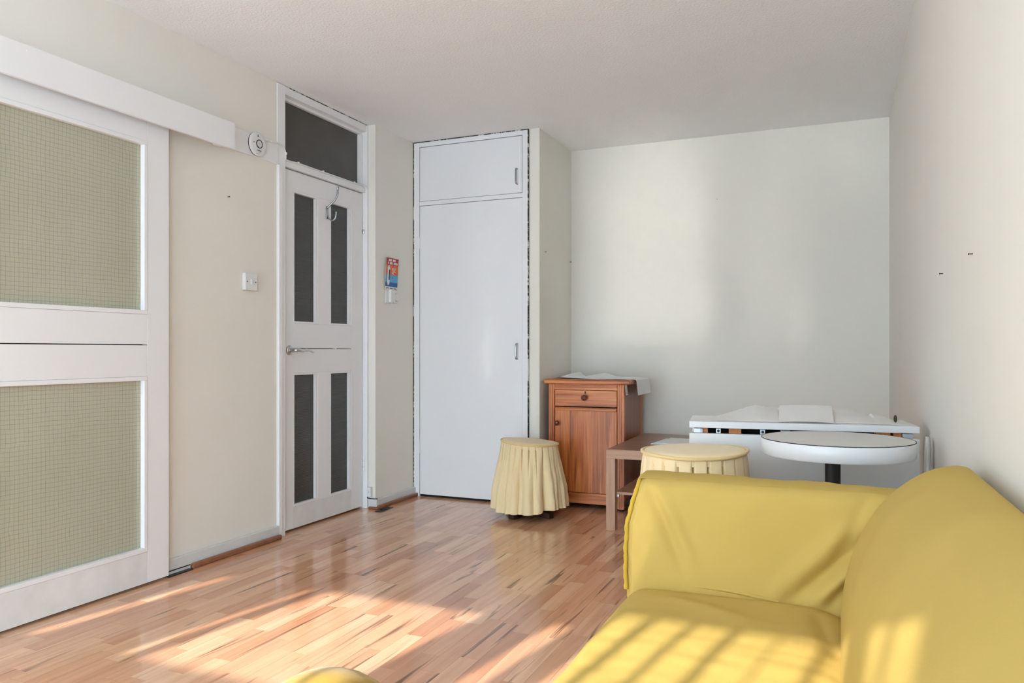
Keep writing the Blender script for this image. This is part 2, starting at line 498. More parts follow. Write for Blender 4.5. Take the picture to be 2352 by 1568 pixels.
# window wall behind the camera: wall pieces, window with fanlights
def wxs(x, y): return x - 0.1735 * (y - WY)
WZ0, WZT0, WZT1, WZ1 = 0.06, 1.625, 1.722, 2.093
w = new()
box(w, LX - T, XR + T, WY - T, WY, 0, WZ0)
box(w, LX - T, XR + T, WY - T, WY, WZ1, H)
box(w, LX - T, LX + 0.05, WY - T, WY, WZ0, WZ1)
box(w, 2.86, XR + T, WY - T, WY, WZ0, WZ1)
single('wall_front', w, 'wall', 'cream window wall behind the viewpoint', 'wall', kind='structure')
win = thing('window_2', (1.0, WY - 0.05, WZ0), 'wide white framed window with fanlights letting in the sun', 'window', kind='structure')
mull = [LX + 0.05, -0.09, 0.69, 1.42, 2.14, 2.86]
f = new()
for i, mx_ in enumerate(mull):
    x0 = mx_ - 0.025 if 0 < i < 5 else (mx_ if i == 0 else mx_ - 0.03)
    x1 = x0 + (0.05 if 0 < i < 5 else 0.03)
    if i == 1: x0, x1 = -0.10, -0.043
    box(f, x0, x1, WY - 0.075, WY - 0.025, WZ0, WZ1)
box(f, mull[0], mull[-1], WY - 0.075, WY - 0.025, WZT0, WZT1)
box(f, mull[0], mull[-1], WY - 0.075, WY - 0.025, WZ0, WZ0 + 0.04)
part('window_frame', f, 'white', win)
for a, b in zip(mull, mull[1:]):
    part('pane', bx(a + 0.03, b - 0.03, WY - 0.052, WY - 0.048, WZ0 + 0.04, WZT0), 'pane', win)
    part('pane', bx(a + 0.03, b - 0.03, WY - 0.052, WY - 0.048, WZT1, WZ1), 'pane', win)
win3 = thing('added_side_window', (XR + 0.05, -1.15, SZ0), 'tall unseen side window added for extra daylight', 'window', kind='structure')  # unseen window added to bring more sky light into the room
ym = (SW0 + SW1) / 2
f = new()
box(f, XR + 0.03, XR + 0.08, SW0, SW1, SZ0, SZ0 + 0.05)
box(f, XR + 0.03, XR + 0.08, SW0, SW1, SZ1 - 0.05, SZ1)
box(f, XR + 0.03, XR + 0.08, SW0, SW0 + 0.05, SZ0 + 0.05, SZ1 - 0.05)
box(f, XR + 0.03, XR + 0.08, SW1 - 0.05, SW1, SZ0 + 0.05, SZ1 - 0.05)
box(f, XR + 0.03, XR + 0.08, ym - 0.03, ym + 0.03, SZ0 + 0.05, SZ1 - 0.05)
part('window_frame', f, 'white', win3)
for a, b in ((SW0 + 0.05, ym - 0.03), (ym + 0.03, SW1 - 0.05)):
    part('pane', bx(XR + 0.05, XR + 0.054, a, b, SZ0 + 0.05, SZ1 - 0.05), 'pane', win3)
single('window_sill', bx(LX + 0.01, 2.95, WY + 0.001, WY + 0.05, WZ0 - 0.03, WZ0, 0.006), 'white', 'white window sill below the wide window', 'sill', loc=(1, WY, WZ0), kind='structure')
# unseen vertical blind added to shape the sun patches, main pane left clear
vb = thing('added_sun_blind', (1.0, WY + 0.06, 2.13), 'unseen vertical blind added to stripe the sunlight', 'blind')
part('head_rail', bx(LX + 0.02, 2.98, WY + 0.03, WY + 0.07, 2.13, 2.17, 0.004), 'plastic', vb)
vr = random.Random(3)
def vane(xc, ang, wd=0.089, z0=0.10):
    b = bx(-wd / 2, wd / 2, -0.0006, 0.0006, z0, 2.13)
    bmesh.ops.transform(b, matrix=Matrix.Translation((xc, WY + 0.05, 0)) @ Matrix.Rotation(R(ang), 4, 'Z'), verts=b.verts[:])
    part('vane', b, 'blind', vb)
xv = -0.612
while xv > LX + 0.05: vane(xv, 3); xv -= 0.082
xv = -0.478
while xv < -0.09: vane(xv, 3); xv += 0.08
xv = 0.75
while xv < 0.95: vane(xv, 5); xv += 0.08
vane(1.06, 10, 0.07); vane(1.13, 24)
xv = 1.26
while xv < 2.26:
    vane(xv, vr.choice([56, 70, 80, 64, 76]) + vr.uniform(-5, 5)); xv += 0.088
while xv < 2.95: vane(xv, 3); xv += 0.08

# ------------------------------------------------------------------ skirting and beading
single('baseboard_left', bx(0.0005, 0.018, 2.47, FY0, 0.012, 0.068, 0.003), 'skirt', 'white skirting board between the sliding door and the glazed door', 'skirting', loc=(0.01, 2.9, 0.012), kind='structure')
b = new(); box(b, 0.0005, 0.018, 2.47, 2.615, 0.0, 0.02)
single('trim_1', b, 'skirt', 'short white skirting stub beside the sliding door foot', 'trim', loc=(0.01, 2.55, 0), kind='structure')
b = new(); box(b, 0.0185, 0.040, 2.615, FY0 - 0.002, 0.0005, 0.024, 0.006, 3)
single('trim_2', b, 'beading', 'brown wooden beading along the skirting left of the glazed door', 'trim', loc=(0.03, 2.9, 0), kind='structure', smooth=True)
b = new(); box(b, 0.0555, 0.075, FY1 - 0.035, YC - 0.001, 0.014, 0.062, 0.003)
box(b, 0.02, 0.0755, FY1 - 0.037, FY1 - 0.0205, 0.014, 0.062, 0.002)
single('baseboard_nib', b, 'skirt', 'white skirting board between the glazed door and the cupboard', 'skirting', loc=(0.065, 4.3, 0.012), kind='structure')
b = new(); box(b, 0.0755, 0.094, FY1 - 0.037, YC - 0.001, 0.0005, 0.024, 0.006, 3)
box(b, 0.025, 0.0945, FY1 - 0.055, FY1 - 0.0375, 0.0005, 0.016, 0.004, 2)
single('trim_3', b, 'beading', 'brown wooden beading in front of the skirting below the leaflet', 'trim', loc=(0.085, 4.3, 0), kind='structure', smooth=True)
single('floor_gap', bx(0.02, 0.046, 2.47, 2.605, 0.0003, 0.004), 'black', 'dark missing strip of beading on the floor beside sliding door', 'gap', loc=(0.03, 2.54, 0))
b = bx(-0.022, 0.022, -0.075, 0.075, 0, 0.004, 0.001)
box(b, -0.012, 0.012, -0.03, 0.05, 0.0035, 0.007, 0.001)
bmesh.ops.transform(b, matrix=Matrix.Translation((0.125, 4.055, 0.0003)) @ Matrix.Rotation(R(4), 4, 'Z'), verts=b.verts[:])
single('floor_stopper_plate', b, 'black', 'small black plate lying on the floor below the junction box', 'plate', loc=(0.125, 4.055, 0))

M['rug'] = cloth('bounce_rug_cloth', (0.80, 0.80, 0.79), (0.76, 0.76, 0.755), 12)
single('added_bounce_rug', bx(-0.85, 2.35, -2.10, -0.50, 0.0005, 0.012, 0.004), 'rug', 'large unseen pale rug added to bounce neutral light upward', 'rug', loc=(0.75, -1.3, 0))  # unseen rug added so light from the floor bounces up neutral

# ------------------------------------------------------------------ sliding door
d1 = thing('door_1', (0.03, 2.02, 0.012), 'white sliding door with two wired obscure glass panes', 'door', kind='structure')
DX0, DX1, DY0, DY1 = 0.012, 0.050, 1.58, 2.464
SY = 2.352
part('stile', bx(DX0, DX1, SY, DY1, 0.012, 1.985, 0.0015), 'white', d1)
part('stile', bx(DX0, DX1, DY0, 1.695, 0.012, 1.985, 0.0015), 'white', d1)
part('rail', bx(DX0, DX1, 1.695, SY - 0.0008, 1.872, 1.985, 0.001), 'white', d1)
part('rail', bx(DX0, DX1, 1.695, SY - 0.0008, 1.0165, 1.142, 0.001), 'white', d1)
part('rail', bx(DX0, DX1, 1.695, SY - 0.0008, 0.882, 1.0125, 0.001), 'white', d1)
part('rail', bx(DX0, DX1, 1.695, SY - 0.0008, 0.012, 0.143, 0.001), 'white_scuffed', d1)
part('backing', bx(DX0 + 0.002, DX0 + 0.008, 1.685, SY + 0.02, 0.1, 1.9), 'dark', d1)
for z0, z1 in ((0.143, 0.882), (1.142, 1.872)):
    g = part('glass_pane', bx(0.024, 0.030, 1.695, SY - 0.001, z0, z1), 'wired', d1)
    b = new()
    box(b, 0.030, 0.053, 1.695, SY - 0.0015, z0 + 0.0005, z0 + 0.018, 0.002)
    box(b, 0.030, 0.053, 1.695, SY - 0.0015, z1 - 0.018, z1 - 0.0005, 0.002)
    box(b, 0.030, 0.053, SY - 0.0185, SY - 0.0015, z0 + 0.018, z1 - 0.018, 0.002)
    part('glazing_bead', b, 'white', g)
# pelmet over the sliding track
tp = thing('trim_4', (0.05, 1.9, 1.945), 'long white boxed pelmet hiding the sliding door track', 'pelmet', kind='structure')
b = bx(0.086, 0.100, 1.52, 2.806, 1.942, 2.066)
es = [e for e in b.edges if all(abs(v.co.y - 2.806) < 1e-4 for v in e.verts) and abs(e.verts[0].co.z - e.verts[1].co.z) < 1e-4]
bmesh.ops.bevel(b, geom=es, offset=0.012, segments=3, affect='EDGES', profile=0.5)
part('fascia_board', b, 'white', tp)
part('top_board', bx(0.0005, 0.0855, 1.52, 2.795, 2.050, 2.062), 'white', tp)
part('end_block', bx(0.0125, 0.0855, 2.755, 2.795, 1.962, 2.0495), 'white', tp)
part('track', bx(0.0135, 0.034, 1.52, 2.75, 1.990, 2.049), 'satin', tp)
part('screw_head', cyl(new(), (0.1005, 2.76, 1.975), 0.004, 0.002, 'X', 12), 'white', tp)
part('screw_head', cyl(new(), (0.1005, 2.66, 2.045), 0.004, 0.002, 'X', 12), 'white', tp)
part('screw_head', cyl(new(), (0.1005, 2.2, 2.045), 0.004, 0.002, 'X', 12), 'white', tp)
part('screw_head', cyl(new(), (0.1005, 1.80, 2.045), 0.004, 0.002, 'X', 12), 'white', tp)
single('trim_5', bx(0.0005, 0.012, 2.47, FY0 - 0.001, 1.972, 2.082, 0.0015), 'white', 'white painted board carrying the round alarm', 'board', loc=(0.006, 2.9, 2.03), kind='structure')

# ------------------------------------------------------------------ glazed door, its frame and fanlight
fr = thing('trim_6', (-0.03, 3.65, 0), 'white painted frame around the glazed door and fanlight', 'door frame', kind='structure')
part('jamb', bx(-0.10, 0.006, FY0, 3.277, 0.0, H - 0.004, 0.002), 'white', fr)
part('jamb', bx(-0.10, 0.004, 4.050, FY1 - 0.021, 0.0, H - 0.004, 0.002), 'white', fr)
part('architrave', bx(0.0062, 0.016, FY0 + 0.001, 3.243, 0.0, 1.972, 0.002), 'white', fr)
part('head', bx(-0.10, 0.000, 3.277, 4.050, 2.365, H - 0.004, 0.002), 'white', fr)
part('transom_rail', bx(-0.10, -0.012, 3.277, 4.050, 1.984, 2.018, 0.002), 'white', fr)
part('backing', bx(-0.098, -0.092, 3.27, 4.055, 0.0, 1.99), 'dark', fr)  # added dark panel, blocks stray light and stands for the unlit hallway
part('strike_plate', bx(-0.040, -0.022, 3.2772, 3.2788, 0.945, 1.050), 'black', fr)
part('crack_line', bx(-0.006, 0.0015, 3.28, 4.05, H - 0.0045, H - 0.001), 'crack', fr)
wn1 = thing('window_1', (-0.05, 3.65, 2.02), 'dark glazed fanlight above the glazed door', 'window', kind='structure')
part('pane', bx(-0.060, -0.054, 3.277, 4.050, 2.018, 2.365), 'transomglass', wn1)
b = new()
box(b, -0.054, -0.032, 3.278, 4.049, 2.348, 2.3645, 0.002)
box(b, -0.054, -0.020, 3.278, 4.049, 2.0185, 2.026, 0.001)
box(b, -0.054, -0.026, 4.025, 4.0495, 2.026, 2.348, 0.002)
box(b, -0.054, -0.046, 3.2775, 3.288, 2.026, 2.348, 0.001)
part('glazing_bead', b, 'white', wn1)

d2 = thing('door_2', (-0.05, 3.66, 0.008), 'white four pane door with lever handle and dark reeded glass', 'door', kind='structure')
LX0, LX1, LY0, LY1, LZ0, LZ1 = -0.072, -0.030, 3.287, 4.044, 0.012, 1.978
P1, P2, P3, P4 = 3.385, 3.602, 3.715, 3.928
part('stile', bx(LX0, LX1, LY0, P1, LZ0, LZ1, 0.001), 'white', d2)
part('stile', bx(LX0, LX1, P4, LY1, LZ0, LZ1, 0.001), 'white', d2)
part('muntin', bx(LX0, LX1, P2, P3, 1.141, 1.874, 0.001), 'white', d2)
part('muntin', bx(LX0, LX1, P2, P3, 0.131, 0.867, 0.001), 'white', d2)
part('rail', bx(LX0, LX1, P1, P4, 1.874, LZ1), 'white', d2)
part('rail', bx(LX0, LX1, P1, P4, 1.0035, 1.141), 'white', d2)
part('rail', bx(LX0, LX1, P1, P4, 0.867, 1.0000), 'white', d2)
part('rail', bx(LX0, LX1, P1, P4, LZ0, 0.131), 'white_scuffed', d2)
part('backing', bx(LX0 + 0.001, LX0 + 0.006, P1, P4, 0.99, 1.01), 'dark', d2)
part('filler', bx(-0.05, LX1 - 0.0003, 3.765, 3.778, 0.999, 1.005), 'white', d2)
for y0, y1 in ((P1, P2), (P3, P4)):
    for z0, z1 in ((0.131, 0.867), (1.141, 1.874)):
        g = part('glass_pane', bx(-0.056, -0.050, y0, y1, z0, z1), 'darkglass', d2)
        b = new(); e = 0.012
        box(b, -0.050, -0.029, y0 + 0.0005, y1 - 0.0005, z0 + 0.0005, z0 + e, 0.0015)
        box(b, -0.050, -0.029, y0 + 0.0005, y1 - 0.0005, z1 - e, z1 - 0.0005, 0.0015)
        box(b, -0.050, -0.029, y0 + 0.0005, y0 + e * 0.75, z0 + e, z1 - e, 0.0015)
        box(b, -0.050, -0.032, y1 - e * 1.5, y1 - 0.0005, z0 + e, z1 - e, 0.0015)
        part('glazing_bead', b, 'white', g)
hd = part('lever_handle', tube(new(), smooth_pts([(-0.028, 3.350, 0.993), (0.012, 3.350, 0.993), (0.022, 3.362, 0.993), (0.022, 3.40, 0.990), (0.020, 3.43, 0.993), (0.018, 3.465, 0.991), (0.014, 3.50, 0.982)], 6),
          [0.011] * 12 + [0.010] * 8 + [0.008] * 8 + [0.006] * 9), 'satin', d2, True, 'satin steel lever handle')
part('rose', lathe(new(), [(0.027, -0.030), (0.027, -0.024), (0.022, -0.019), (0.012, -0.017)], (0, 3.350, 0.993), 'X'), 'satin', hd, True)
for z in (1.773, 0.277):
    h_ = part('hinge', cyl(new(), (-0.022, 4.050, z), 0.008, 0.034, 'Z', 14, bev=0.002), 'white', d2, True)
    part('knuckle', cyl(new(), (-0.022, 4.050, z + 0.036), 0.008, 0.034, 'Z', 14, bev=0.002), 'white', h_, True)
    part('knuckle', cyl(new(), (-0.022, 4.050, z - 0.033), 0.008, 0.026, 'Z', 14, bev=0.002), 'satin' if z > 1 else 'white', h_, True)

# double coat hook
ch = thing('coat_hook', (-0.029, 3.69, 1.79), 'chrome double coat hook screwed to the glazed door', 'hook')
part('back_plate', bx(-0.0295, -0.024, 3.672, 3.694, 1.760, 1.835, 0.0025, 3), 'chrome', ch, True)
part('upper_arm', tube(new(), smooth_pts([(-0.025, 3.684, 1.826), (-0.012, 3.69, 1.842), (0.012, 3.70, 1.868), (0.028, 3.706, 1.90), (0.030, 3.708, 1.935), (0.032, 3.708, 1.952)], 6),
     [0.006] * 10 + [0.005] * 10 + [0.0055] * 5 + [0.0065] * 5 + [0.004]), 'chrome', ch, True)
part('lower_arm', tube(new(), smooth_pts([(-0.025, 3.684, 1.785), (-0.014, 3.686, 1.762), (0.004, 3.690, 1.752), (0.020, 3.694, 1.762), (0.026, 3.695, 1.782), (0.027, 3.695, 1.802)], 6), 0.0048), 'chrome', ch, True)
part('screw', cyl(new(), (-0.0235, 3.683, 1.775), 0.004, 0.002, 'X', 12), 'black', ch)

# ------------------------------------------------------------------ built-in cupboard
cb = thing('built_in_cupboard', (0.48, YC, 0), 'tall white built in cupboard with two flush doors', 'cupboard')
CX0, CX1 = 0.062, 0.899
b = new()
part('frame', bx(CX0, 0.104, YC - 0.014, YC + 0.05, 0.0, H - 0.006, 0.002), 'white', cb)
part('frame', bx(0.862, CX1, YC - 0.014, YC + 0.05, 0.0, H - 0.006, 0.002), 'white', cb)
part('frame', bx(0.104, 0.862, YC - 0.014, YC + 0.05, 2.374, H - 0.006, 0.002), 'white', cb)
part('frame', bx(0.104, 0.862, YC - 0.010, YC + 0.05, 1.976, 2.004, 0.001), 'white', cb)
part('carcass', bx(CX0 - 0.004, 0.903, YC + 0.05, YB - 0.002, 0.0, H - 0.002), 'dark', cb)
ud = part('door', bx(0.107, 0.8575, YC - 0.010, YC + 0.018, 2.0065, 2.3705, 0.001), 'white', cb)
ld = part('door', bx(0.107, 0.8605, YC - 0.010, YC + 0.018, 0.016, 1.9725, 0.001), 'white', cb)
for dd, z0, z1 in ((ud, 2.062, 2.160), (ld, 0.936, 1.035)):
    part('handle', tube(new(), smooth_pts([(0.826, YC - 0.010, z1), (0.826, YC - 0.030, z1 - 0.002), (0.826, YC - 0.036, z1 - 0.015), (0.826, YC - 0.036, z0 + 0.015), (0.826, YC - 0.030, z0 + 0.002), (0.826, YC - 0.010, z0)], 6), 0.0052), 'chrome', dd, True, 'slim chrome bow handle')
for z in (0.33, 1.72):
    part('hinge', cyl(new(), (0.1055, YC - 0.013, z), 0.004, 0.075, 'Z', 10), 'white', ld, True)
cr = new()
box(cr, CX0 - 0.004, CX0 + 0.0005, YC - 0.0145, YC - 0.002, 0.08, H - 0.003)
box(cr, CX1 - 0.0005, CX1 + 0.005, YC - 0.0148, YC - 0.001, 0.02, H - 0.003)
box(cr, CX0, CX1 + 0.004, YC - 0.0146, YC - 0.002, H - 0.0065, H - 0.001)
part('cracked_seal', cr, 'crack', cb)
part('plinth_gap', bx(0.104, 0.862, YC + 0.006, YC + 0.02, 0.0005, 0.0155), 'dark', cb)

# ------------------------------------------------------------------ small fittings on the left wall
al = thing('carbon_monoxide_alarm', (0.0125, 3.04, 2.033), 'round white alarm with black ring on the board beside the pelmet', 'alarm')
part('body', lathe(new(), [(0.052, 0.0125), (0.054, 0.018), (0.0605, 0.0205)], (0, 3.04, 2.033), 'X', 48), 'plastic', al, True)
part('sounder_slot', lathe(new(), [(0.0600, 0.0206), (0.0600, 0.0258)], (0, 3.04, 2.033), 'X', 48), 'black', al, True)
part('cover', lathe(new(), [(0.0605, 0.0258), (0.0605, 0.030), (0.057, 0.034), (0.045, 0.036), (0.01, 0.0365)], (0, 3.04, 2.033), 'X', 48), 'plastic', al, True)
b = new(); tube(b, [(0.0368, 3.043 + 0.020 * math.cos(2 * math.pi * k / 40), 2.034 + 0.020 * math.sin(2 * math.pi * k / 40)) for k in range(40)], 0.0028, 8, True)
part('test_button_ring', b, 'black', al, True)
part('test_button', lathe(new(), [(0.0175, 0.0364), (0.0175, 0.0378), (0.015, 0.0385)], (0, 3.043, 2.034), 'X', 32), 'plastic', al, True)
b = new()
for y0, z0, wd, ht in ((3.030, 2.069, 0.010, 0.006), (3.032, 2.077, 0.007, 0.003), (3.001, 2.034, 0.008, 0.0035)):
    box(b, 0.0355, 0.0366, y0, y0 + wd, z0, z0 + ht)
for k, (y0, wd) in enumerate(((3.028, 0.004), (3.034, 0.006), (3.042, 0.005), (3.049, 0.008))):
    box(b, 0.0352, 0.0366, y0, y0 + wd, 1.998, 2.003)
part('print', b, 'ink', al)['kind'] = 'stuff'
b = new()
box(b, 0.0352, 0.0366, 3.036, 3.052, 1.991, 1.994); box(b, 0.0345, 0.036, 3.022, 3.044, 1.982, 1.984)
box(b, 0.0384, 0.0389, 3.034, 3.052, 2.0335, 2.0355)
part('fine_print', b, 'greyink', al)['kind'] = 'stuff'

cable_pts = [(0.0145, 3.094, 2.062), (0.0155, 3.12, 2.071), (0.0155, 3.16, 2.078), (0.0165, 3.20, 2.083), (0.0165, 3.232, 2.082), (0.0120, 3.262, 2.066), (0.0095, 3.274, 2.042), (0.004, 3.282, 2.018), (-0.006, 3.290, 2.0135), (-0.0085, 3.40, 2.0215), (-0.0085, 3.60, 2.0215), (-0.0085, 3.80, 2.0215), (-0.0085, 3.95, 2.0225), (-0.003, 4.0, 2.028), (0.004, 4.03, 2.022), (0.006, 4.048, 2.005)]
ca = thing('alarm_cable', (0.0, 3.3, 2.05), 'thin white cable clipped from the alarm along the fanlight sill', 'cable')
part('cable', tube(new(), smooth_pts(cable_pts, 5), 0.0036, 8), 'plastic', ca, True)
for (cx_, cy_, cz_) in ((0.0155, 3.15, 2.0775), (0.0095, 3.276, 2.043), (-0.0085, 3.40, 2.0225), (-0.0085, 3.62, 2.0225), (-0.0085, 3.93, 2.023)):
    part('clip', bx(cx_ - 0.006, cx_ + 0.007, cy_ - 0.004, cy_ + 0.004, cz_ - 0.005, cz_ + 0.007, 0.002), 'plastic', ca)

sw = thing('light_switch', (0.0, 3.0, 1.335), 'square white rocker light switch on the left wall', 'switch')
part('back_box', bx(0.0005, 0.016, 2.962, 3.046, 1.293, 1.377, 0.002), 'plastic', sw)
pl_ = part('plate', bx(0.0162, 0.0215, 2.961, 3.047, 1.292, 1.378, 0.0025), 'plastic', sw)
part('rocker', bx(0.0215, 0.0265, 2.998, 3.010, 1.322, 1.348, 0.0015), 'plastic', sw)
for y in (2.974, 3.034): part('screw', cyl(new(), (0.0216, y, 1.335), 0.0032, 0.0012, 'X', 12), 'black', sw)

lf = thing('leaflet', (0.056, 4.235, 1.40), 'red orange and blue printed leaflet tucked above the thermostat', 'leaflet')
def tilt(z): return 0.0575 + 0.0 * z
LFY0, LFY1, LFZ0, LFZ1 = 4.160, 4.312, 1.385, 1.588
def lbox(y0, y1, z0, z1, lift=0.0, th=0.0006):
    # card leans out from the wall towards its top
    b = new()
    r = []
    for (y, z) in ((y0, z0), (y1, z0), (y1, z1), (y0, z1)):
        t = (z - LFZ0) / (LFZ1 - LFZ0)
        r.append((0.0640 + 0.012 * t + lift - 0.004 * (y - LFY0) / 0.15, y, z + 0.000 * y))
    f0 = [b.verts.new((p[0], p[1], p[2])) for p in r]; f1 = [b.verts.new((p[0] + th, p[1], p[2])) for p in r]
    b.faces.new(f0[::-1]); b.faces.new(f1)
    for i in range(4): b.faces.new((f0[i], f0[(i + 1) % 4], f1[(i + 1) % 4], f1[i]))
    bmesh.ops.recalc_face_normals(b, faces=b.faces[:])
    return b
part('card', lbox(LFY0, LFY1, LFZ0, LFZ1), 'paper', lf)
part('red_panel', lbox(LFY0 + 0.0005, LFY1 - 0.0005, 1.542, LFZ1 - 0.0005, 0.0006), 'red', lf)
part('orange_panel', lbox(LFY0 + 0.0005, LFY1 - 0.0005, 1.480, 1.542, 0.0006), 'orange', lf)
part('sky_blue_panel', lbox(LFY0 + 0.0005, LFY1 - 0.0005, 1.432, 1.480, 0.0006), 'skyblue', lf)
part('deep_blue_panel', lbox(LFY0 + 0.0005, LFY1 - 0.0005, 1.404, 1.432, 0.0006), 'deepblue', lf)
b = new()
def addl(dst, y0, y1, z0, z1, lift=0.0012):
    t = lbox(y0, y1, z0, z1, lift); me = bpy.data.meshes.new('tmp'); t.to_mesh(me); t.free(); dst.from_mesh(me); bpy.data.meshes.remove(me)
for y in (4.190, 4.202, 4.214, 4.238, 4.250, 4.262): addl(b, y, y + 0.009, 1.566, 1.580)
for y in (4.178, 4.202, 4.214, 4.226, 4.252, 4.264, 4.276, 4.289): addl(b, y, y + 0.009, 1.547, 1.561)
part('headline_print', b, 'paper', lf)
b = new()
for k in range(4): addl(b, 4.232, 4.285 - 0.008 * (k % 3), 1.521 - k * 0.008, 1.524 - k * 0.008)
addl(b, 4.238, 4.262, 1.487, 1.491)
part('small_print', b, 'paper', lf)
b = new(); addl(b, 4.180, 4.209, 1.424, 1.530, 0.0012); addl(b, 4.186, 4.203, 1.414, 1.538, 0.0013)
part('meter_picture', b, 'plastic', lf)
b = new(); addl(b, 4.196, 4.207, 1.446, 1.512, 0.0022); part('meter_screen', b, 'black', lf)
b = new(); addl(b, 4.236, 4.250, 1.456, 1.466, 0.0012); part('spot_print', b, 'orange', lf)
b = new()
for y0, y1 in ((4.172, 4.205), (4.222, 4.252), (4.268, 4.302)): addl(b, y0, y1, 1.391, 1.396, 0.0008)
part('footer_print', b, 'ink', lf)

tm = thing('thermostat', (0.0555, 4.25, 1.34), 'small white dial thermostat on the wall below the leaflet', 'thermostat')
part('back_plate', bx(0.0555, 0.061, 4.178, 4.316, 1.298, 1.384, 0.002), 'plastic', tm)
part('cover', bx(0.0612, 0.0625, 4.20, 4.316, 1.300, 1.384, 0.0005), 'plastic', tm)
part('raised_panel', bx(0.0626, 0.083, 4.205, 4.258, 1.302, 1.383, 0.003), 'plastic', tm)
dl = part('dial', lathe(new(), [(0.026, 0.0626), (0.026, 0.074), (0.023, 0.077)], (0, 4.288, 1.338), 'X', 32), 'plastic', tm, True)
part('dial_ring', lathe(new(), [(0.0275, 0.0626), (0.0275, 0.065)], (0, 4.288, 1.338), 'X', 32), 'greyink', dl, True)
part('lever', bx(0.063, 0.072, 4.235, 4.252, 1.294, 1.3015, 0.001), 'skirt', tm)

jb = thing('junction_box', (0.02, 4.05, 0.10), 'small white junction box low beside the glazed door frame', 'junction box')
part('box', bx(0.008, 0.036, FY1 - 0.046, FY1 - 0.0205, 0.075, 0.135, 0.002), 'plastic', jb)
part('screw', cyl(new(), (0.022, FY1 - 0.0465, 0.105), 0.0022, 0.0015, 'Y', 10), 'black', jb)
single('telephone_wire', tube(new(), smooth_pts([(0.010, FY1 - 0.04, 0.074), (0.012, FY1 - 0.042, 0.067), (0.04, FY1 - 0.043, 0.0655), (0.070, FY1 - 0.042, 0.0655), (0.078, FY1 - 0.03, 0.0655)], 5), 0.0028, 6), 'black', 'thin dark wire along the skirting top below the junction box', 'wire', loc=(0.04, 4.04, 0.066), smooth=True)

# nails left in the walls
def nail(name, p, d, label, cat='nail', l=0.012, r=0.003, mat='black'):
    d = Vector(d); p = Vector(p)
    b = new(); tube(b, [p, p + d * l * 0.8, p + d * l * 0.81, p + d * l], [r * 0.6, r * 0.6, r, r], 8)
    single(name, b, mat, label, cat, loc=p, smooth=True)
nail('wall_nail', (0, 2.864, 1.737), (1, 0, 0), 'tiny dark nail in the left wall above the light switch')
nail('wall_nail', (XR, 2.008, 1.209), (-1, 0, 0), 'dark nail in the right wall, the nearer and higher one', l=0.010, r=0.0022)
nail('wall_nail', (XR, 2.554, 1.215), (-1, 0, 0), 'dark nail in the right wall, the farther one', l=0.010, r=0.0022)
nail('wall_nail', (0.975, 4.63, 1.63), (1, 0, 0), 'tiny dark nail in the cupboard return wall near its front corner', l=0.014)
nail('wall_nail', (0.975, 5.13, 1.618), (1, 0, 0), 'tiny dark nail in the cupboard return wall near the back corner', l=0.014)
nail('wall_nail', (1.99, YB, 1.99), (0, -1, 0), 'tiny dark nail high on the back wall', l=0.008, r=0.002)

# ------------------------------------------------------------------ bedside cabinet with cloth
cab = thing('bedside_cabinet', (1.27, 4.80, 0), 'orange oak bedside cabinet with one drawer and one door', 'cabinet')
KX0, KX1, KY0, KY1 = 1.022, 1.515, 4.58, 5.06
def stile(x0, x1):
    b = bx(x0, x1, KY0, KY0 + 0.03, 0.012, 0.780, 0.002)
    for k in (0.32, 0.62):
        xm = x0 + (x1 - x0) * k
        box(b, xm - 0.003, xm + 0.003, KY0 - 0.004, KY0 + 0.001, 0.02, 0.778, 0.0015)
    return b
part('corner_post', stile(KX0, 1.061), 'oak_v', cab)
part('corner_post', stile(1.473, KX1), 'oak_v', cab)
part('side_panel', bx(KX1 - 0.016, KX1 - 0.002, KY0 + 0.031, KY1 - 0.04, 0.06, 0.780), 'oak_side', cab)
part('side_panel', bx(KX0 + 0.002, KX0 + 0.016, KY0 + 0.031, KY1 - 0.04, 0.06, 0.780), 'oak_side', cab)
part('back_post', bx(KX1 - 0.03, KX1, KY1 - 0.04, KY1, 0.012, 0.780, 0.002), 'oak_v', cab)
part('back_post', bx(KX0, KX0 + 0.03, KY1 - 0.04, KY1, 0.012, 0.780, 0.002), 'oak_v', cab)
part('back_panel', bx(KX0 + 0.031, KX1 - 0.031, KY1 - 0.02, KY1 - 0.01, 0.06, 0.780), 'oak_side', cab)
part('carcass', bx(1.045, 1.49, KY0 + 0.03, KY1 - 0.03, 0.06, 0.775), 'dark', cab)
b = bx(1.0, 1.553, KY0 - 0.022, KY1, 0.781, 0.8095)
es = [e for e in b.edges if abs(e.verts[0].co.z - e.verts[1].co.z) < 1e-4]
bmesh.ops.bevel(b, geom=es, offset=0.010, segments=4, affect='EDGES', profile=0.5)
part('top', b, 'oak_h', cab, True)
b = bx(1.0615, 1.4725, KY0 + 0.001, KY0 + 0.03, 0.744, 0.7805, 0.001); box(b, 1.0615, 1.4725, KY0 - 0.006, KY0 + 0.002, 0.761, 0.772, 0.003)
part('frieze', b, 'oak_h', cab)
dr = part('drawer', bx(1.065, 1.469, KY0 + 0.003, KY0 + 0.03, 0.640, 0.741, 0.0015), 'oak_h', cab)
part('knob', lathe(new(), [(0.009, 0.0), (0.007, -0.008), (0.012, -0.014), (0.0185, -0.022), (0.0185, -0.030), (0.013, -0.038), (0.004, -0.041)], (1.266, KY0 + 0.003, 0.697), 'Y', 20), 'knobwood', dr, True)
b = lathe(new(), [(0.0055, 0.0), (0.0055, -0.0015)], (1.266, KY0 + 0.003, 0.7305), 'Y', 14); box(b, 1.262, 1.270, KY0 + 0.0015, KY0 + 0.003, 0.719, 0.729)
part('keyhole', b, 'black', dr)
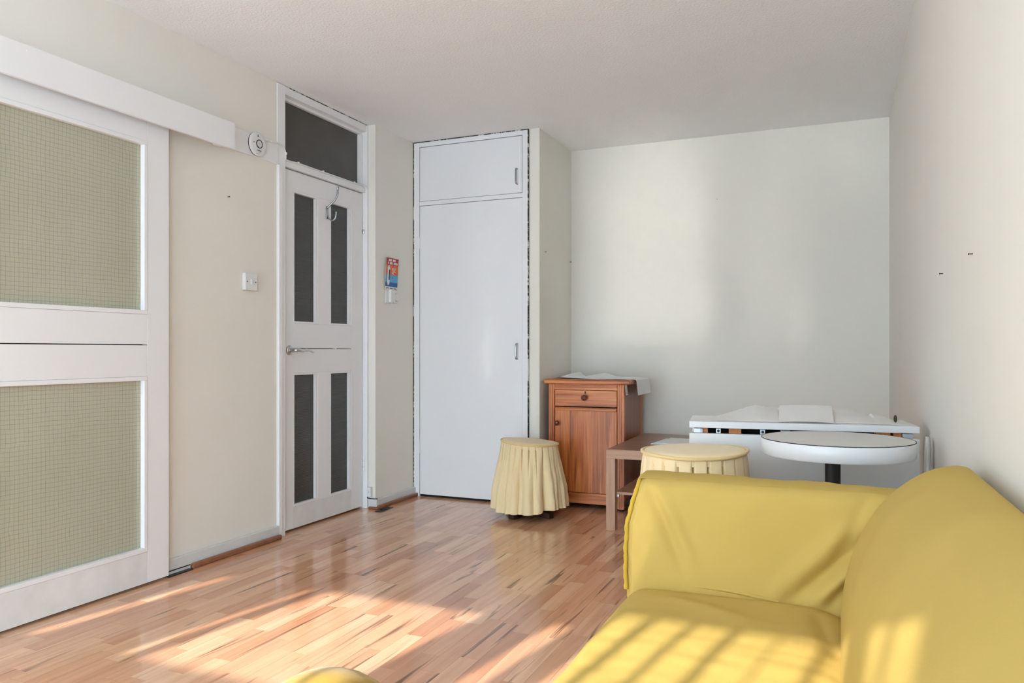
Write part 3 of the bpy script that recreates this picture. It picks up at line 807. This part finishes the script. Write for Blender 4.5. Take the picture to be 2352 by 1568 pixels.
dor = part('door', bx(1.065, 1.469, KY0 + 0.003, KY0 + 0.03, 0.100, 0.633, 0.0015), 'oak_v', cab)
b = bx(1.066, 1.468, KY0 - 0.003, KY0 + 0.004, 0.612, 0.630, 0.003)
part('moulding', b, 'oak_h', dor, True)
part('knob', lathe(new(), [(0.008, 0.0), (0.006, -0.008), (0.011, -0.014), (0.0165, -0.021), (0.0165, -0.028), (0.011, -0.035), (0.004, -0.037)], (1.084, KY0 + 0.003, 0.532), 'Y', 20), 'knobwood', dor, True)
b = bx(1.0615, 1.4725, KY0 + 0.003, KY0 + 0.03, 0.030, 0.0985, 0.0015); box(b, 1.0615, 1.4725, KY0 - 0.004, KY0 + 0.004, 0.083, 0.098, 0.003)
part('plinth', b, 'oak_h', cab)
for x in (1.04, 1.495):
    for y in (KY0 + 0.02, KY1 - 0.02):
        part('foot', cyl(new(), (x, y, 0.006), 0.013, 0.012, 'Z', 16), 'black', cab)

def runner():
    # white cloth: lies wrinkled on the top, its end folds down over the right side
    b = new()
    X0, X1 = 1.035, 1.560
    def fn(u, v):
        L = (X1 - X0) + 0.10
        s = u * L
        y = 4.640 + v * 0.40
        if s < X1 - X0 - 0.01:
            xx, zz = X0 + s, 0.8115
        else:
            q = s - (X1 - X0 - 0.01)
            if q < 0.02: xx, zz = X1 - 0.01 + 0.016 * math.sin(q / 0.02 * math.pi / 2), 0.8115 - 0.010 * (1 - math.cos(q / 0.02 * math.pi / 2))
            else: xx, zz = X1 + 0.006 + 0.12 * (q - 0.02), 0.8015 - (q - 0.02)
        if s > X1 - X0 - 0.03:
            y = 4.665 + 0.03 * min(1, max(0, (s - X1 + X0 + 0.03) / 0.04)) * (1 - v) + v * 0.375
        n = noise.noise(Vector((xx * 5, y * 5, 3)))
        lift = 0.0
        if s < X1 - X0 - 0.03:
            lift = max(0, 0.012 * n + 0.004) + 0.030 * math.exp(-((xx - 1.075) / 0.03) ** 2) * (0.25 + 0.75 * v) + 0.024 * math.exp(-((xx - 1.26) / 0.07) ** 2) * v ** 1.5
            lift *= min(1, (X1 - X0 - 0.03 - s) / 0.08)
        return (xx, y, zz + lift)
    grid(b, 60, 26, fn)
    return solid(b, 0.0012)
rn = single('table_runner', runner(), 'linen', 'wrinkled white cloth lying on the oak cabinet and over its side', 'cloth', loc=(1.3, 4.84, 0.81), smooth=True)
b = bx(1.517, 1.5185, 4.592, 4.64, 0.715, 0.779); 
for v in b.verts:
    if v.co.z < 0.73: v.co.y += 0.012; v.co.x += 0.004
tg = thing('paper_tag', (1.517, 4.615, 0.745), 'small white paper tag stuck under the cabinet top edge', 'tag')
part('card', b, 'paper', tg); part('spot', cyl(new(), (1.5215, 4.627, 0.727), 0.004, 0.002, 'X', 10), 'black', tg)

# ------------------------------------------------------------------ coffee table
ct = thing('coffee_table', (1.82, 4.53, 0), 'low brown foil coffee table with a lower shelf', 'coffee table')
TX0, TX1, TY0, TY1 = 1.547, 2.097, 4.080, 4.980
t_ = part('table_top', bx(TX0, TX1, TY0, TY1, 0.396, 0.4455, 0.001), 'lack', ct)
part('top_surface', bx(TX0 + 0.001, TX1 - 0.001, TY0 + 0.001, TY1 - 0.001, 0.4455, 0.4463), 'lack_top', t_)
for x in (TX0, TX1 - 0.05):
    for y in (TY0, TY1 - 0.05):
        part('leg', bx(x, x + 0.05, y, y + 0.05, 0.0, 0.396, 0.001), 'lack_v', ct)
sh = part('shelf', bx(TX0 + 0.045, TX1 - 0.045, TY0 + 0.03, TY1 - 0.03, 0.196, 0.210, 0.001), 'lack', ct)
part('shelf_bracket', bx(TX0 + 0.0505, TX0 + 0.064, TY0 + 0.033, TY0 + 0.049, 0.182, 0.1955, 0.001), 'zinc', sh)

b = new()
box(b, 0, 0.21, 0, 0.297, 0, 0.004); box(b, 0.02, 0.225, 0.03, 0.32, 0.004, 0.007); 
bmesh.ops.transform(b, matrix=Matrix.Translation((1.722, 4.40, 0.4466)) @ Matrix.Rotation(R(-6), 4, 'Z'), verts=b.verts[:])
single('paper_sheets', b, 'paper', 'loose white paper sheets lying on the coffee table', 'paper', loc=(1.82, 4.55, 0.4466))

# ------------------------------------------------------------------ folded gateleg table
FT = (2.233, 2.784); FA = math.atan2(2.879 - 2.784, 2.977 - 2.233); FL = 0.794; FZ = 0.0135
def ftm(): return Matrix.Translation((FT[0], FT[1], FZ)) @ Matrix.Rotation(FA, 4, 'Z') @ Matrix.Diagonal((0.945, 1, 1, 1))
gt = thing('gateleg_table', (2.60, 2.96, 0), 'folded white gateleg table with its leaf hanging down', 'folding table')
def fpart(name, bm, mat, parent, **k):
    bmesh.ops.transform(bm, matrix=ftm(), verts=bm.verts[:]); return part(name, bm, mat, parent, **k)
FD = 0.262
fpart('table_top', bx(0, FL, 0, FD, 0.699, 0.7215, 0.001), 'laminate', gt)
fpart('leaf', bx(0, FL, -0.004, 0.016, 0.06, 0.6795, 0.001), 'laminate', gt)
fpart('leaf', bx(0, FL, FD - 0.016, FD + 0.004, 0.06, 0.6795, 0.001), 'laminate', gt)
for x in (0.004, FL - 0.026):
    fpart('end_panel', bx(x, x + 0.022, 0.028, FD - 0.028, -FZ, 0.669), 'laminate', gt)
fpart('gate_rail', bx(0.0265, FL - 0.0265, 0.060, 0.085, 0.60, 0.66), 'blockwood', gt)
fpart('gate_rail', bx(0.0265, FL - 0.0265, 0.060, 0.085, 0.06, 0.12), 'blockwood', gt)
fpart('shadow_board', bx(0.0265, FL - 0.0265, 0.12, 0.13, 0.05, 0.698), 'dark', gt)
for x0, x1 in ((0.050, 0.068), (0.145, 0.190), (0.655, 0.702), (0.712, 0.738)):
    fpart('wood_block', bx(x0, x1, 0.012, 0.05, 0.6805, 0.6985), 'blockwood', gt)
for x0 in (0.098, 0.258):
    h_ = fpart('bracket', bx(x0, x0 + 0.018, 0.010, 0.040, 0.6805, 0.6970, 0.001), 'zinc', gt)
    bm_ = cyl(new(), (x0 + 0.009, 0.0095, 0.6885), 0.005, 0.002, 'Y', 12)
    fpart('screw', bm_, 'black', h_)
for x0, x1 in ((0.016, 0.044), (0.044, 0.050), (0.330, 0.365), (0.740, 0.775)):
    fpart('hinge_plate', bx(x0, x1, 0.004, 0.045, 0.6800, 0.6965, 0.002), 'zinc', gt)

def sheet():
    b = new()
    X0, X1, Y0, Y1 = 0.10, 0.735, 0.045, 0.25
    def fn(u, v):
        xx = X0 + u * (X1 - X0); yy = Y0 + v * (Y1 - Y0) - 0.010 * math.sin(u * 7)
        edge = min(1, u / 0.22, (1 - u) / 0.30)
        hump = 0.042 * edge * v ** 0.8 * (0.85 + 0.15 * math.sin(u * 9))
        n = noise.noise(Vector((xx * 14, yy * 14, 1))) * 0.006 * edge * v + abs(noise.noise(Vector((xx * 26, yy * 10, 7)))) * 0.006 * edge * v
        return (xx, yy, 0.7235 + max(0, hump + n) + 0.010 * v * (u > 0.9))
    grid(b, 90, 24, fn)
    solid(b, 0.0008)
    bmesh.ops.transform(b, matrix=ftm(), verts=b.verts[:])
    return b
single('plastic_sheet', sheet(), 'sheet', 'crumpled white plastic sheet lying along the folded table top', 'sheet', loc=(2.6, 2.95, 0.736), smooth=True)
b = new()
def pf(u, v):
    return (0.325 + u * 0.192 + 0.012 * v, 0.030 + v * 0.165, 0.7248 + v * 0.047 + 0.003 * math.sin(u * 3))
grid(b, 12, 8, pf); solid(b, 0.0006); bmesh.ops.transform(b, matrix=ftm(), verts=b.verts[:])
single('paper_sheet', b, 'sheet', 'flat white paper sheet on top of the plastic sheet', 'paper', loc=(2.62, 2.93, 0.742), smooth=True)
b = sphere(new(), (0.742, 0.13, 0.736), 0.010, (0.6, 1.2, 1.35), 16, 12)
bmesh.ops.transform(b, matrix=ftm(), verts=b.verts[:])
single('fabric_bundle', b, 'olive', 'small dark olive fabric knot at the right end of the plastic sheet', 'fabric', loc=(2.93, 3.0, 0.737), smooth=True)

def bag():
    b = new()
    prof = [(0.045, 0.665), (0.055, 0.64), (0.060, 0.58), (0.085, 0.50), (0.100, 0.42), (0.095, 0.34), (0.05, 0.30)]
    def fn(u, v):
        k = v * (len(prof) - 1); i = min(int(k), len(prof) - 2); t = k - i
        r = prof[i][0] * (1 - t) + prof[i + 1][0] * t; z = prof[i][1] * (1 - t) + prof[i + 1][1] * t
        a = 2 * math.pi * u
        w = 1 + 0.22 * noise.noise(Vector((math.cos(a) * 2, math.sin(a) * 2, z * 16)))
        return (2.9915 + 0.13 * r * w * math.cos(a), 2.79 + 0.55 * r * w * math.sin(a), z + 0.045)
    vs = grid(b, 32, 30, fn, True)
    b.faces.new([vs[i][0] for i in range(32)]); b.faces.new([vs[i][-1] for i in range(32)][::-1])
    bmesh.ops.recalc_face_normals(b, faces=b.faces[:])
    return b

# ------------------------------------------------------------------ round pedestal table
rt = thing('round_pedestal_table', (2.722, 2.542, 0), 'small round white pedestal table with black column', 'round table')
RC = (2.722, 2.542); RR = 0.2195
part('table_top', lathe(new(), [(RR - 0.004, 0.671), (RR, 0.675), (RR, 0.7175), (RR - 0.001, 0.7185)], (RC[0], RC[1], 0), 'Z', 72), 'laminate', rt, True)
part('top_surface', lathe(new(), [(RR - 0.0035, 0.7185), (RR - 0.0035, 0.7202)], (RC[0], RC[1], 0), 'Z', 72), 'greytop', rt)
b = new(); tube(b, [(RC[0] + (RR - 0.0018) * math.cos(2 * math.pi * k / 72), RC[1] + (RR - 0.0018) * math.sin(2 * math.pi * k / 72), 0.7196) for k in range(72)], 0.0014, 6, True)
part('edge_line', b, 'black', rt, True)
part('column', cyl(new(), (2.712, RC[1], 0.345), 0.0225, 0.65, 'Z', 28), 'blackmetal', rt, True)
part('top_flange', cyl(new(), (2.712, RC[1], 0.666), 0.07, 0.009, 'Z', 28), 'blackmetal', rt)
part('base', lathe(new(), [(0.20, 0.0), (0.20, 0.010), (0.17, 0.018), (0.04, 0.030), (0.03, 0.04)], (2.712, RC[1], 0), 'Z', 40), 'blackmetal', rt, True)
single('plastic_bag', bag(), 'sheet', 'crumpled white plastic bag hanging between folded table and right wall', 'bag', loc=(2.992, 2.79, 0.345), smooth=True)

# ------------------------------------------------------------------ skirted stools
def stool(c, rt_, zt, hem_r, hem_z, label, tilt_=0.0, npl=26, seed=1, foot=True, ring=1.0):
    t = thing('skirted_stool', (c[0], c[1], 0), label, 'stool', 'stools with gathered straw coloured skirts')
    th = R(YAW); rx, ry = math.cos(th), math.sin(th)
    rn_ = random.Random(seed)
    ph = [rn_.uniform(-0.25, 0.25) for _ in range(npl)]
    am = [rn_.uniform(0.6, 1.35) for _ in range(npl)]
    def zt_at(x, y): return zt - tilt_ * ((x - c[0]) * rx + (y - c[1]) * ry) / rt_
    b = new()
    prof = [(rt_ * 0.999, -0.004), (rt_ * 0.96, 0.004), (rt_ * 0.8, 0.008), (rt_ * 0.5, 0.010), (rt_ * 0.2, 0.011), (0.004, 0.011)]
    lathe(b, [(rt_ * 0.97, -0.030), (rt_ * 0.99, -0.012)] + prof, (c[0], c[1], 0), 'Z', 64)
    for v in b.verts: v.co.z += zt_at(v.co.x, v.co.y)
    part('seat_cover', b, 'beige', t, True)
    b = new(); pts = []
    for k in range(96):
        a = 2 * math.pi * k / 96; r = rt_ * (1.01 + 0.012 * math.sin(3 * a + seed) + 0.006 * math.sin(7 * a))
        x, y = c[0] + r * math.cos(a), c[1] + r * math.sin(a)
        pts.append((x, y, zt_at(x, y) - 0.002 + 0.003 * math.sin(2 * a + 1)))
    tube(b, pts, 0.0055, 8, True)
    part('piping', b, 'beige_trim', t, True)
    b = new()
    def fn(u, v):
        a = 2 * math.pi * u
        k = u * npl; i = int(k) % npl; q = k - int(k)
        # knife pleats at the top relax into soft folds below
        saw = (q - 0.5) * 2
        crease = -math.exp(-((min(q, 1 - q)) / 0.075) ** 2)
        fold = (abs(math.sin(a * 6 + seed + 0.9 * math.sin(a * 3))) ** 0.7 - 0.62) * 1.5 + (abs(math.sin(a * 9.5 + 2 * seed)) - 0.6) * 0.6
        r = rt_ * 0.985 + (hem_r - rt_) * (v ** 0.8)
        r += (0.019 * crease * am[i] + 0.003 * saw) * max(0, 1 - v * (1.1 + 0.8 * am[(i * 7) % npl])) * min(1, v * 14)
        r += fold * 0.032 * min(1, max(0, v - 0.10) / 0.6) * (hem_r / 0.22)
        r += 0.008 * noise.noise(Vector((math.cos(a) * 5, math.sin(a) * 5, v * 5 + seed))) * v
        r += 0.0035 * noise.noise(Vector((math.cos(a) * 12, math.sin(a) * 12, v * 9 + seed))) * v
        x, y = c[0] + r * math.cos(a), c[1] + r * math.sin(a)
        z0 = zt_at(c[0] + rt_ * math.cos(a), c[1] + rt_ * math.sin(a)) - 0.004
        z1 = hem_z + 0.012 * math.sin(a * 2 + seed) + 0.008 * noise.noise(Vector((math.cos(a) * 3, math.sin(a) * 3, seed)))
        return (x, y, z0 + (z1 - z0) * v)
    grid(b, npl * 18, 34, fn, True)
    solid(b, 0.0015)
    part('skirt', b, 'beige', t, True)
    if foot:
        # crossed sledge feet with upturned ends and a centre post
        for ang in (YAW + 48, YAW - 40):
            b = new()
            prof = [(-0.165, 0.0), (-0.165, 0.030), (-0.14, 0.036), (-0.09, 0.036), (-0.055, 0.052), (0.055, 0.052), (0.09, 0.036), (0.14, 0.036), (0.165, 0.030), (0.165, 0.0), (0.12, 0.0), (0.08, 0.012), (-0.08, 0.012), (-0.12, 0.0)]
            f0 = [b.verts.new((px_, -0.021, pz_)) for px_, pz_ in prof]; f1 = [b.verts.new((px_, 0.021, pz_)) for px_, pz_ in prof]
            b.faces.new(f0); b.faces.new(f1[::-1])
            n_ = len(prof)
            for i in range(n_): b.faces.new((f0[i], f1[i], f1[(i + 1) % n_], f0[(i + 1) % n_]))
            bmesh.ops.recalc_face_normals(b, faces=b.faces[:])
            bmesh.ops.triangulate(b, faces=[f for f in b.faces if len(f.verts) > 4])
            bmesh.ops.transform(b, matrix=Matrix.Translation((c[0], c[1], 0)) @ Matrix.Rotation(R(ang), 4, 'Z'), verts=b.verts[:])
            part('foot', b, 'footwood', t)
        part('post', cyl(new(), (c[0], c[1], (0.045 + zt - 0.03) / 2), 0.03, zt - 0.03 - 0.045, 'Z', 20), 'footwood', t, True)
    return t
stool((1.013, 4.275), 0.170, 0.442, 0.218, 0.052, 'straw coloured skirted stool standing before the white cupboard', 0.012, 26, 2)
stool((2.294, 2.533), 0.167, 0.662, 0.205, 0.16, 'straw coloured skirted stool between coffee table and sofa arm', -0.004, 22, 5)

# golden pouffe at the bottom edge of the view
pf_ = thing('round_pouffe', (1.924, 1.07, 0), 'golden yellow domed pouffe on the floor before the sofa', 'pouffe')
b = new()
def dome(u, v):
    a = 2 * math.pi * u
    s = v * 1.0
    if s < 0.5:
        q = s / 0.5 * math.pi / 2; r = 0.150 * math.sin(q); z = 0.288 + 0.150 * math.cos(q)
    else:
        q = (s - 0.5) / 0.5; r = 0.150 + 0.02 * q; z = 0.288 - 0.275 * q
    w = 1 + 0.03 * math.cos(a * 18) * min(1, s * 2) + 0.02 * noise.noise(Vector((math.cos(a) * 4, math.sin(a) * 4, z * 8)))
    return (1.924 + r * w * math.cos(a), 1.07 + r * w * math.sin(a), z)
grid(b, 144, 40, dome, True); solid(b, 0.002)
part('cover', b, 'gold', pf_, True)
part('base', cyl(new(), (1.924, 1.07, 0.011), 0.14, 0.020, 'Z', 32), 'footwood', pf_)

# ------------------------------------------------------------------ yellow slipcovered sofa
so = thing('sofa', (2.62, 1.10, 0), 'yellow slipcovered sofa along the right wall', 'sofa')
SX0, SYN, SYF = 2.235, 0.12, 2.085     # front edge, near end, far end
def ridge(p, a, b_, w):
    ax, az = a; bx_, bz = b_
    dx, dz = bx_ - ax, bz - az; L2 = dx * dx + dz * dz
    t = max(0, min(1, ((p[0] - ax) * dx + (p[1] - az) * dz) / L2))
    d = math.hypot(p[0] - ax - t * dx, p[1] - az - t * dz)
    e = math.sin(math.pi * min(1, max(0.02, t * 0.96 + 0.02))) ** 0.5
    return math.exp(-(d / w) ** 2) * e
def arm_mesh():
    prof = [(2.085, 0.02), (2.088, 0.20), (2.090, 0.40), (2.090, 0.55), (2.088, 0.62), (2.078, 0.650), (2.055, 0.664), (2.01, 0.668), (1.965, 0.664), (1.938, 0.652), (1.924, 0.630), (1.915, 0.58), (1.905, 0.52), (1.895, 0.46), (1.885, 0.40), (1.88, 0.33), (1.88, 0.20)]
    pts = smooth_pts([(0, a, b_) for a, b_ in prof], 12)
    b = new(); n = len(pts)
    def fn(u, v):
        p = pts[int(round(v * (n - 1)))]
        y, z = p.y, p.z
        fr_ = (0.004 + 0.016 * (1 - min(1, max(0, (z - 0.42) / 0.24)))) if y < 2.0 else 0.01
        x0 = SX0 + 0.020 * max(0, (z - 0.55) / 0.11) - 0.008 * math.sin(min(1, max(0, (z - 0.35) / 0.3)) * math.pi)
        x = x0 + u * (2.90 - x0)
        if y < 1.95 and z > 0.35:
            d = 0.0
            # tension folds of the loose cover
            d += 0.008 * ridge((x, z), (2.30, 0.66), (2.41, 0.46), 0.016) - 0.009 * ridge((x, z), (2.28, 0.65), (2.38, 0.44), 0.014)
            d += 0.012 * ridge((x, z), (2.58, 0.41), (2.84, 0.66), 0.022) - 0.013 * ridge((x, z), (2.62, 0.40), (2.85, 0.61), 0.016)
            d += 0.014 * ridge((x, z), (2.67, 0.40), (2.83, 0.57), 0.017) - 0.014 * ridge((x, z), (2.705, 0.40), (2.80, 0.51), 0.013)
            d -= 0.012 * ridge((x, z), (2.80, 0.66), (2.72, 0.50), 0.02)
            d += 0.006 * noise.noise(Vector((x * 5, z * 4, 2.0))) + 0.0025 * noise.noise(Vector((x * 14 + z * 9, z * 5, 5.0)))
            y -= d
        elif z > 0.6:
            z += 0.003 * noise.noise(Vector((x * 9, y * 9, 1.0))) - 0.006 * u
            z += 0.0025 * noise.noise(Vector((x * 25, y * 6, 4.0)))
        e = min(u / 0.03, 1.0)
        y = y + (1 - e) * (0.02 if y < 1.95 else -0.01)
        return (x, y, z)
    vs = grid(b, 260, n, fn)
    c = [vs[0][j] for j in range(n)]
    b.faces.new(c)
    b.faces.new([vs[-1][j] for j in range(n)][::-1])
    bmesh.ops.triangulate(b, faces=[f for f in b.faces if len(f.verts) > 4])
    bmesh.ops.recalc_face_normals(b, faces=b.faces[:])
    return b
arm = part('far_arm', arm_mesh(), 'yellow', so, True)
pp = []
for k in range(40):
    t = k / 39
    z = 0.385 + (0.664 - 0.385) * t
    y = 1.893 + 0.17 * (z - 0.385) + 0.03 * max(0, (t - 0.85) / 0.15) ** 2
    x = SX0 + 0.001 + 0.020 * max(0, (z - 0.55) / 0.11) - 0.008 * math.sin(min(1, max(0, (z - 0.35) / 0.3)) * math.pi) + 0.0008 * math.sin(t * 31)
    pp.append((x, y, z))
part('piping', tube(new(), pp, [0.0055 + 0.001 * math.sin(k * 1.9) for k in range(40)], 8), 'yellow_trim', arm, True)

def seat_mesh():
    b = new()
    prof = [(2.255, 0.03), (2.248, 0.15), (2.243, 0.28), (2.241, 0.345), (2.246, 0.375), (2.262, 0.394), (2.29, 0.402), (2.36, 0.406), (2.45, 0.407), (2.56, 0.407), (2.66, 0.405), (2.70, 0.400), (2.74, 0.388), (2.78, 0.37)]
    pts = smooth_pts([(a, 0, z) for a, z in prof], 6); n = len(pts)
    Y0, Y1 = SYN + 0.10, 1.905
    def fn(u, v):
        p = pts[int(round(v * (n - 1)))]
        x, z = p.x, p.z
        y = Y0 + u * (Y1 - Y0)
        # seat rolls down into the gap at the far arm
        t = max(0, (y - 1.84) / 0.065)
        if z > 0.37: z -= 0.016 * t * t
        if x < 2.30: x += 0.012 * t
        if z > 0.36 and x > 2.27:
            z += 0.004 * noise.noise(Vector((x * 5, y * 5, 3.0))) + 0.0022 * noise.noise(Vector((x * 10, y * 26, 3.0)))
            z += 0.006 * ridge((x, y), (2.36, 1.80), (2.56, 1.72), 0.02)
            z -= 0.007 * ridge((x, y), (2.68, 1.86), (2.72, 1.60), 0.018) 
        elif x < 2.27:
            x += 0.004 * noise.noise(Vector((y * 9, z * 5, 8.0)))
        return (x, y, z)
    vs = grid(b, 120, n, fn)
    b.faces.new([vs[0][j] for j in range(n)]); b.faces.new([vs[-1][j] for j in range(n)][::-1])
    bmesh.ops.triangulate(b, faces=[f for f in b.faces if len(f.verts) > 4])
    bmesh.ops.recalc_face_normals(b, faces=b.faces[:])
    return b
part('seat', seat_mesh(), 'yellow', so, True)
b = new()
part('seam', tube(b, smooth_pts([(2.30, 1.893, 0.404), (2.38, 1.890, 0.411), (2.46, 1.886, 0.414), (2.54, 1.884, 0.409), (2.60, 1.886, 0.402)], 8), 0.0042, 8), 'yellow', so, True)

def back_mesh():
    b = new()
    prof = [(2.735, 0.30), (2.733, 0.40), (2.738, 0.46), (2.752, 0.53), (2.776, 0.60), (2.808, 0.655), (2.850, 0.702), (2.895, 0.733), (2.935, 0.748), (2.965, 0.750), (2.984, 0.738), (2.996, 0.70), (3.000, 0.60), (3.002, 0.40), (3.003, 0.04)]
    pts = smooth_pts([(a, 0, z) for a, z in prof], 6); n = len(pts)
    Y0, Y1 = SYN, 1.905
    cx_, cz_ = 2.93, 0.55
    def fn(u, v):
        p = pts[int(round(v * (n - 1)))]
        x, z = p.x, p.z
        y = Y0 + u * (Y1 - Y0)
        # end of the back rounds off behind the arm
        t = max(0, (y - 1.80) / 0.105)
        k = 1 - 0.10 * t * t
        z = 0.30 + (z - 0.30) * (1 - 0.035 * t * t) if z > 0.3 else z
        x = 3.003 - (3.003 - x) * (1 - 0.06 * t * t)
        z += 0.016 * (1 - u) * max(0, (z - 0.5) / 0.25)
        if x < 2.97 and z > 0.42:
            d = 0.007 * noise.noise(Vector((y * 3, z * 4, 6.0))) + 0.003 * noise.noise(Vector((y * 7 - z * 6, z * 5, 2.0)))
            x -= d; z += d * 0.6
        return (x, y, z)
    vs = grid(b, 110, n, fn)
    b.faces.new([vs[0][j] for j in range(n)]); b.faces.new([vs[-1][j] for j in range(n)][::-1])
    bmesh.ops.triangulate(b, faces=[f for f in b.faces if len(f.verts) > 4])
    bmesh.ops.recalc_face_normals(b, faces=b.faces[:])
    return b
part('backrest', back_mesh(), 'yellow', so, True)
# near arm, below the viewpoint
b = new(); box(b, SX0, 2.74, SYN, SYN + 0.17, 0.03, 0.655, 0.03, 4)
part('near_arm', b, 'yellow', so, True)
